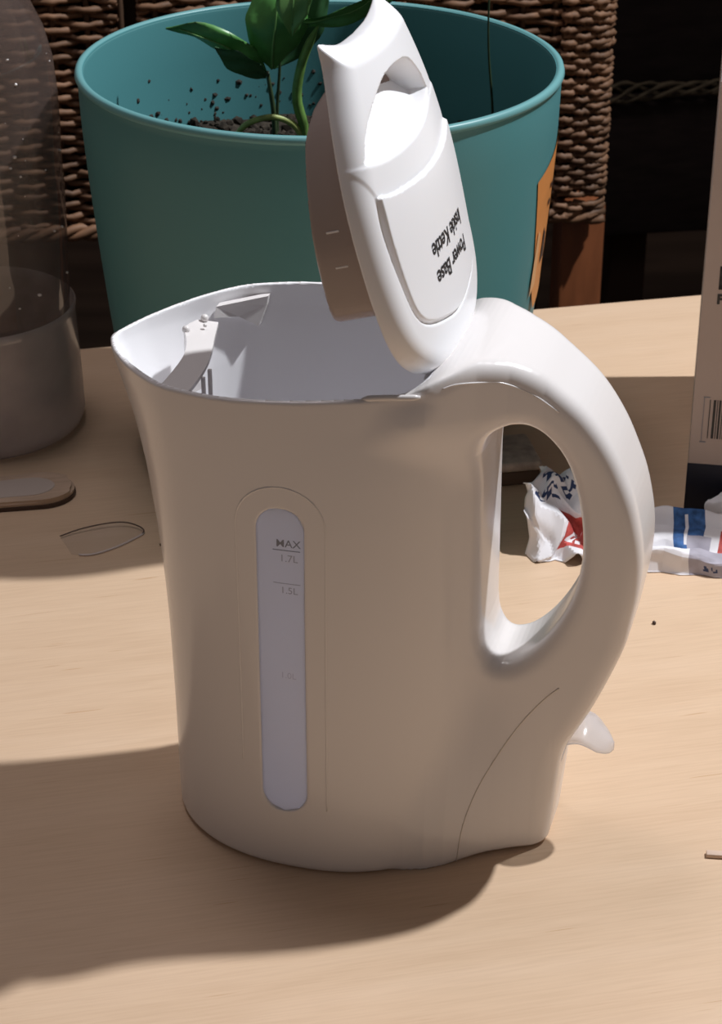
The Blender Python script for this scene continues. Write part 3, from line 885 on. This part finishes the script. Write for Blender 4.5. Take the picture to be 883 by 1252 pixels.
# ------------------------------------------------------------------ BOTTLE in a frosted cup
bt_ = empty('plastic_bottle', (-.2063, 1.017, 0), 0, 'large hazy clear plastic bottle at the left edge behind the tan disc', 'bottle')
prof = [(.0, .012), (.030, .012), (.042, .006), (.0475, .010), (.0490, .020), (.0495, .070), (.0505, .078), (.0510, .11), (.0514, .135), (.0508, .150), (.0514, .165), (.0512, .185), (.0500, .203), (.0465, .218), (.0400, .233), (.0310, .247), (.0220, .258), (.0150, .267), (.0135, .275), (.0135, .292), (.0128, .292)]
lathe('bottle_wall', prof, M['bottle'], bt_, 72, 60)
lathe('bottle_cap', [(.0, .306), (.0140, .306), (.0150, .304), (.0150, .288), (.0140, .287)], M['teal'], bt_, 40, 40)
vs, fs = [], []
for _ in range(60):
    a = R(random.uniform(180, 360)); z_ = random.uniform(.08, .215); rr = float(np.interp(z_, [.08, .135, .2, .215], [.0506, .0514, .0503, .047]))
    chunk(vs, fs, (rr * math.cos(a), rr * math.sin(a), z_), random.choice((.0004, .0006, .0010)))
tag(pydata('water_droplet', vs, fs, mat('droplet', (.75, .72, .70), .1, .8), bt_), kind='stuff')
cup = empty('frosted_cup', (-.2063, 1.017, 0), 0, 'short frosted plastic cup round the foot of the bottle', 'cup')
lathe('cup_wall', [(.0, .0012), (.044, .0012), (.0490, .0), (.0525, .003), (.0540, .008), (.0535, .030), (.0525, .066), (.0530, .070), (.0518, .071), (.0512, .066), (.0522, .030), (.0528, .009), (.0510, .0045), (.0, .0035)], M['cup'], cup, 96, 60)

# ------------------------------------------------------------------ DISC, FILM, BLOCK, SPLINTER, CRUMBS
# flat tan object with rounded end
def slab(name, outline, z0, z1, m, parent=None, bev=.0008, dish=0.0):
    bm = bmesh.new()
    a = [bm.verts.new((x, y, z0)) for x, y in outline]; b = [bm.verts.new((x, y, z1)) for x, y in outline]
    bm.faces.new(a[::-1]); top = bm.faces.new(b)
    n = len(outline)
    for i in range(n): bm.faces.new((a[i], a[(i + 1) % n], b[(i + 1) % n], b[i]))
    if bev:
        ed = [e for e in bm.edges if all(abs(v.co.z - z1) < 1e-6 for v in e.verts)]
        bmesh.ops.bevel(bm, geom=ed, offset=bev, segments=3, affect='EDGES')
    return bmobj(name, bm, m, parent, True, 50)
disc = empty('tan_spatula', (-.19, .925, 0), 12, 'flat tan wooden spatula blade with rounded end, before the bottle', 'utensil')
o = [(-.085, -.010)]
o += [(.025 + .018 * math.cos(t), .0155 * math.sin(t)) for t in np.linspace(-math.pi / 2, math.pi / 2, 20)]
o += [(-.085, .011)]
slab('blade', o, .0012, .0052, M['tan'], disc, .0016)
o2 = [(x * .985 + (.0012 if x > 0 else 0), y * 1.04) for x, y in o]
slab('dark_edge', o2, .0, .0022, M['darkrim'], disc, .0003)
o3 = [(-.085, -.006)] + [(.020 + .013 * math.cos(t), .0098 * math.sin(t)) for t in np.linspace(-math.pi / 2, math.pi / 2, 16)] + [(-.085, .007)]
slab('pale_inlay', o3, .0050, .00545, mat('pale_wood', (.50, .42, .37), .3), disc, .0002)

film = empty('clear_film', (-.128, .884, 0), 6, 'thin curled scrap of clear plastic lying left of the kettle', 'scrap')
fo = [(-.0210, .0030), (-.010, .0085), (.004, .0120), (.0135, .0110), (.0205, .0040), (.014, -.0040), (.004, -.0120), (-.006, -.0165), (-.0150, -.0150)]
fo = spline(fo, 40)
vs = [(0, 0, .0020)] + [(x, y, .0004 + .0022 * max(0, y * 60)) for x, y in fo]
pydata('sheet', vs, [(0, i, i + 1) for i in range(1, 40)] + [(0, 40, 1)], M['film'], film)
tag(tube('far_edge', [(x, y, .0006 + .0022 * max(0, y * 60)) for x, y in fo[:22]], .00035, M['darkrim'], film, 5), 'dark curled edge')
tag(tube('near_edge', [(x, y, .0005) for x, y in fo[20:38]], .00055, mat('pale_edge', (.62, .55, .53), .3), film, 5), 'pale glossy edge')

blk = empty('beige_block', (.0800, .9450, 0), 10, 'small beige block lying between the kettle handle and the teal pot', 'block')
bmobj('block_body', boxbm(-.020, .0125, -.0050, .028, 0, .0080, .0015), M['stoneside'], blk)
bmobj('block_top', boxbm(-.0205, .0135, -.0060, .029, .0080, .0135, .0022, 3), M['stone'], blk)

spl = bmobj('wood_splinter', boxbm(-.0035, .016, -.0016, .0016, 0, .0018, .0004), M['chip']); spl.location = (.1372, .6323, 0); spl.rotation_euler = (0, 0, R(-6))
tag(spl, 'tiny pale wood splinter on the table at the right edge', 'splinter')
for p, s, lb in (((.1351, .8035), .0011, 'tiny brown crumb on the table below the printed papers'), ((-.0985, .8771), .0011, 'tiny dark crumb beside the kettle spout, right of the clear scrap')):
    vs, fs = [], []; chunk(vs, fs, (0, 0, s * .6), s)
    c = pydata('crumb', vs, fs, M['darkrim'], None); c.location = (p[0], p[1], 0); tag(c, lb, 'crumb')

# ------------------------------------------------------------------ CARTON
CY = -10.0
carton = empty('cardboard_carton', (.1636, .9108, 0), CY, 'tall white printed carton with navy base, at the right edge', 'carton')
CW, CD, CH = .19, .168, .2235
bmobj('carton_front', boxbm(0, CW, 0, .0010, .0, CH, .0003, 1), M['card'], carton)
bmobj('carton_side', boxbm(0, .0010, .0010, CD, .0, CH, .0003, 1), M['card'], carton)
bmobj('carton_side', boxbm(CW - .001, CW, .0010, CD, .0, CH, .0003, 1), M['card'], carton)
bmobj('carton_back', boxbm(.001, CW - .001, CD - .001, CD, .0, CH, .0003, 1), M['card'], carton)
bmobj('carton_floor', boxbm(.001, CW - .001, .001, CD - .001, .0, .001), M['cardin'], carton)
fl = bmobj('top_flap', boxbm(.0004, CW - .0004, .0, CD - .002, -.0006, .0004, .0002, 1), M['cardedge'], carton); fl.location = (0, .0010, CH + .0003); fl.rotation_euler = (R(2.0), 0, 0)
nv_ = bmobj('navy_band', boxbm(-.0002, CW + .0002, -.0003, .0, .0, .0285), M['navy'], carton, False)
def card_rect(name, x0, x1, z0, z1, m): return bmobj(name, boxbm(x0, x1, -.00025, -.00002, z0, z1), m, carton, False)
card_rect('printed_letter', 0.0074, 0.0122, .1222, .1340, M['ink'])
card_rect('printed_letter', 0.0074, 0.0192, .1222, .1245, M['ink'])
card_rect('printed_letter', 0.0074, 0.0192, .1270, .1292, M['ink'])
card_rect('printed_letter', 0.0074, 0.0192, .1318, .1340, M['ink'])
me = text_mesh('F', .0068, .0003, 'LEFT')
lo = link('printed_letter', me, M['ink'], carton, False); lo.rotation_euler = (R(90), 0, 0); lo.location = (.0070, -.0003, .1170)
for k, (xx, ww) in enumerate([(.0160, .0004), (.0178, .0012), (.0196, .0004), (.0206, .0009), (.0222, .0004), (.0232, .0013), (.0252, .0006), (.0264, .0004), (.0275, .0010)]):
    card_rect('barcode_bar', xx - .0078, xx - .0078 + ww, .0430, .0640, M['ink'])
card_rect('barcode_frame', 0.0050, 0.0082, .0650, .0655, M['greyink'])
card_rect('barcode_frame', 0.0047, 0.0077, .0405, .0412, M['greyink'])
card_rect('barcode_frame', 0.0053, 0.0056, .0405, .0650, M['greyink'])

# ------------------------------------------------------------------ CRUMPLED PAPERS
PM = [M['paper'], M['paperblue'], M['paperred'], M['papergrey'], M['paperink']]
def crumple(name, nx, ny, shape, seed, amp, regions, label, loc, rz, group=None):
    r_ = random.Random(seed)
    waves = [(r_.uniform(0, math.pi), r_.uniform(.9, 3.2), r_.random(), r_.uniform(.35, 1)) for _ in range(9)]
    def tri(t): t = t % 1.0; return abs(t - .5) * 2 - .5
    vs = []
    for j in range(ny + 1):
        for i in range(nx + 1):
            s, t = i / nx, j / ny
            p = Vector(shape(s, t)); f = [0, 0, 0]
            for k, (an, fr, ph, am) in enumerate(waves):
                f[k % 3] += tri((s * math.cos(an) * 1.4 + t * math.sin(an)) * fr + ph) * am * amp / (.6 + fr * .22)
            p += Vector((f[0] * .5, f[1] * .6, f[2]))
            p.z = max(p.z, .0005); vs.append(p)
    fs = [(j * (nx + 1) + i, j * (nx + 1) + i + 1, (j + 1) * (nx + 1) + i + 1, (j + 1) * (nx + 1) + i) for j in range(ny) for i in range(nx)]
    o = pydata(name, vs, fs, PM, None, True, 14)
    for f in o.data.polygons:
        i, j = f.index % nx, f.index // nx; s, t = (i + .5) / nx, (j + .5) / ny; mi = 0
        for fn, k in regions:
            if fn(s, t): mi = k
        f.material_index = mi
    md = o.modifiers.new('thickness', 'SOLIDIFY'); md.thickness = .00025
    o.location = loc; o.rotation_euler = (0, 0, R(rz))
    return tag(o, label, 'paper', group)
def rect(s0, s1, t0, t1): return lambda s, t: s0 < s < s1 and t0 < t < t1
def glyphs(s0, s1, t0, t1, ns, nt, seed):
    r_ = random.Random(seed); bits = [[r_.random() < .55 for _ in range(ns)] for _ in range(nt)]
    def fn(s, t):
        if not (s0 < s < s1 and t0 < t < t1): return False
        return bits[int((t - t0) / (t1 - t0) * nt)][int((s - s0) / (s1 - s0) * ns)]
    return fn
# left scrap seen through the handle: (s across, t up and back)
def shp1(s, t):
    x = -.018 + .046 * s + .006 * t; y = .004 + .040 * t - .010 * s; z = .001 + .030 * math.sin(t * math.pi * .62) * (1 - .35 * s)
    return (x, y, z)
crumple('crumpled_paper', 44, 44, shp1, 5, .010,
        [(glyphs(.18, .50, .66, .84, 15, 6, 2), 4), (glyphs(.12, .4, .48, .60, 12, 4, 4), 4), (rect(.34, .62, .10, .40), 2), (glyphs(.40, .56, .14, .28, 5, 3, 9), 0), (rect(.78, 1, .3, .6), 3)],
        'crumpled white printed paper with red and blue, seen through the handle', (.0965, .8600, 0), 0)
# flattened packet right of the handle
def shp2(s, t):
    x = -.022 + .073 * s
    P_ = [(-.0080, .0006), (-.0035, .0082), (.0005, .0100), (.0025, .0074), (.010, .0110), (.020, .0125), (.029, .0160)]
    f = t * 6; i = min(int(f), 5); f -= i
    y = P_[i][0] * (1 - f) + P_[i + 1][0] * f; z = P_[i][1] * (1 - f) + P_[i + 1][1] * f
    if t > .5: z *= 1 - .25 * math.sin(s * 7 + 1) * (t - .5)
    return (x, y - .006 * s, z)
crumple('crumpled_paper', 90, 48, shp2, 11, .0050,
        [(rect(.54, .80, .0, .33), 3), (glyphs(.64, .76, .07, .13, 7, 3, 3), 4), (rect(.46, .66, .55, 1.0), 1), (rect(.53, .56, .60, .95), 0), (rect(.56, .70, .50, .68), 3),
         (rect(.74, .90, .52, .80), 2), (rect(.80, .84, .55, .7), 4), (rect(.10, .28, .84, .97), 4)],
        'flattened white paper packet with grey and blue print, right of the kettle handle', (.1400, .8600, 0), -6)
def shp3(s, t):
    x = .002 + .045 * s; y = .010 + .014 * t - .008 * s; z = .0005 + .034 * t * (.45 + .7 * s)
    return (x, y, z)
crumple('crumpled_paper', 30, 24, shp3, 21, .004, [(rect(.5, .8, .4, .6), 3)], 'stiff white paper flap leaning on the navy base of the carton', (.1700, .8760, 0), 0)

# ------------------------------------------------------------------ WICKER CHAIR behind the table
CHY = 6.8
chair = empty('wicker_chair', (-.205, 1.427, floor_z), CHY, 'brown woven wicker chair with orange-brown legs behind the table', 'chair')
zb = -.050 - floor_z
def weave(name, x0, x1, z0, z1, pitch, sp, amp, rad, y0, seed, wrap=None, droop=0.0):
    r_ = random.Random(seed); vs, fs = [], []
    rows = int((z1 - z0) / pitch)
    for k in range(rows):
        z_ = z0 + (k + .5) * pitch; ph = k % 2
        n = max(6, int((x1 - x0) / sp * 6)); pts, rr = [], []
        w1, w2, w3 = r_.uniform(0, 6), r_.uniform(0, 6), r_.uniform(.6, 1.3)
        zz = r_.gauss(0, .0005)
        for i in range(n + 1):
            x = x0 + (x1 - x0) * i / n
            a = math.pi * (x / sp + ph)
            y = y0 - amp * math.sin(a)
            z2 = z_ + zz + .0009 * math.sin(x * 60 + w1) * w3 + .0007 * math.sin(x * 23 + w2) + droop * math.sin(x * 14)
            if wrap:
                # bend round the corner post
                c, rad_w = wrap
                if x > c: 
                    q = (x - c) / rad_w; x = c + rad_w * math.sin(min(q, 1.6)); y = y0 + rad_w * (1 - math.cos(min(q, 1.6))) - amp * .5 * math.sin(a)
            pts.append((x, y + r_.gauss(0, .0004), z2 + r_.gauss(0, .0004))); rr.append(rad * r_.uniform(.8, 1.18))
        v2, f2 = tube_data(pts, rr, 5, len(vs), False); vs += v2; fs += f2
    return tag(pydata(name, vs, fs, M['wicker'], chair), kind='stuff')
ztop = .26 - floor_z
weave('woven_panel', -.16, .034, zb + .012, ztop, .0049, .024, .0042, .0025, 0, 1)
weave('woven_panel', .048, .352, zb + .012, ztop, .0049, .024, .0042, .0025, 0, 2, droop=.0012)
weave('woven_corner', .352, .395, zb + .004, ztop, .0047, .011, .0022, .0026, -.006, 3, wrap=(.380, .012))
bmobj('backing', boxbm(-.16, .372, .0065, .0100, zb + .014, ztop), M['backing'], chair)
for k in range(23):
    x = -.156 + k * .024
    if x < .37: tube('stake', [(x, .001, zb + .010), (x, .001, ztop)], .0024, M['wickerdark'], chair, 5)
# braided lower border
for s in range(3):
    pts = []
    for i in range(120):
        x = -.16 + .551 * i / 119; a = i * .62 + s * 2.094
        pts.append((x, -.004 + .0032 * math.sin(a), zb + .007 + .0038 * math.cos(a) - .004 * max(0, (x - .33) / .055)))
    tube('border_braid', pts, .0033, M['wicker'], chair, 6)
for x0 in (.362, -.13):
    bmobj('leg', boxbm(x0, x0 + .034, .008, .042, 0, zb + .008, .003), M['chairwood'], chair)
    bmobj('leg', boxbm(x0, x0 + .034, .44, .474, 0, zb + .02, .003), M['chairwood'], chair)
bmobj('seat', boxbm(-.15, .375, .012, .47, zb + .02, zb + .045, .006), M['wickerdark'], chair)

# second, darker seat further back with a straw braid
c2 = empty('dark_armchair', (.235, 2.20, floor_z), 8, 'dim dark armchair with a straw braid, in the gloom beyond the table', 'chair')
s0 = -.186 - floor_z
bmobj('seat_skirt', boxbm(0, .55, .0, .45, s0 - .160, s0, .008), M['darkcloth'], c2)
bmobj('seat_back', boxbm(0, .55, .02, .10, s0 + .004, s0 + .50, .012), M['darkcloth'], c2)
for s in range(4):
    rr_ = random.Random(s); pts = []
    for i in range(70):
        x = .0 + .40 * i / 69; a = i * .34 + s * 1.57
        pts.append((x, -.004 + .006 * math.sin(a), s0 + .010 + .0085 * math.cos(a) * (1 + .3 * math.sin(i * .21)) + .02 * x))
    tube('straw_braid', pts, [.0030 * rr_.uniform(.5, 1.1) for _ in pts], M['straw'], c2, 5)
for x0, y0 in ((.06, .02), (.49, .02), (.02, .39), (.49, .39)):
    bmobj('leg', boxbm(x0, x0 + .04, y0, y0 + .04, 0, s0 - .160), M['backing'], c2)
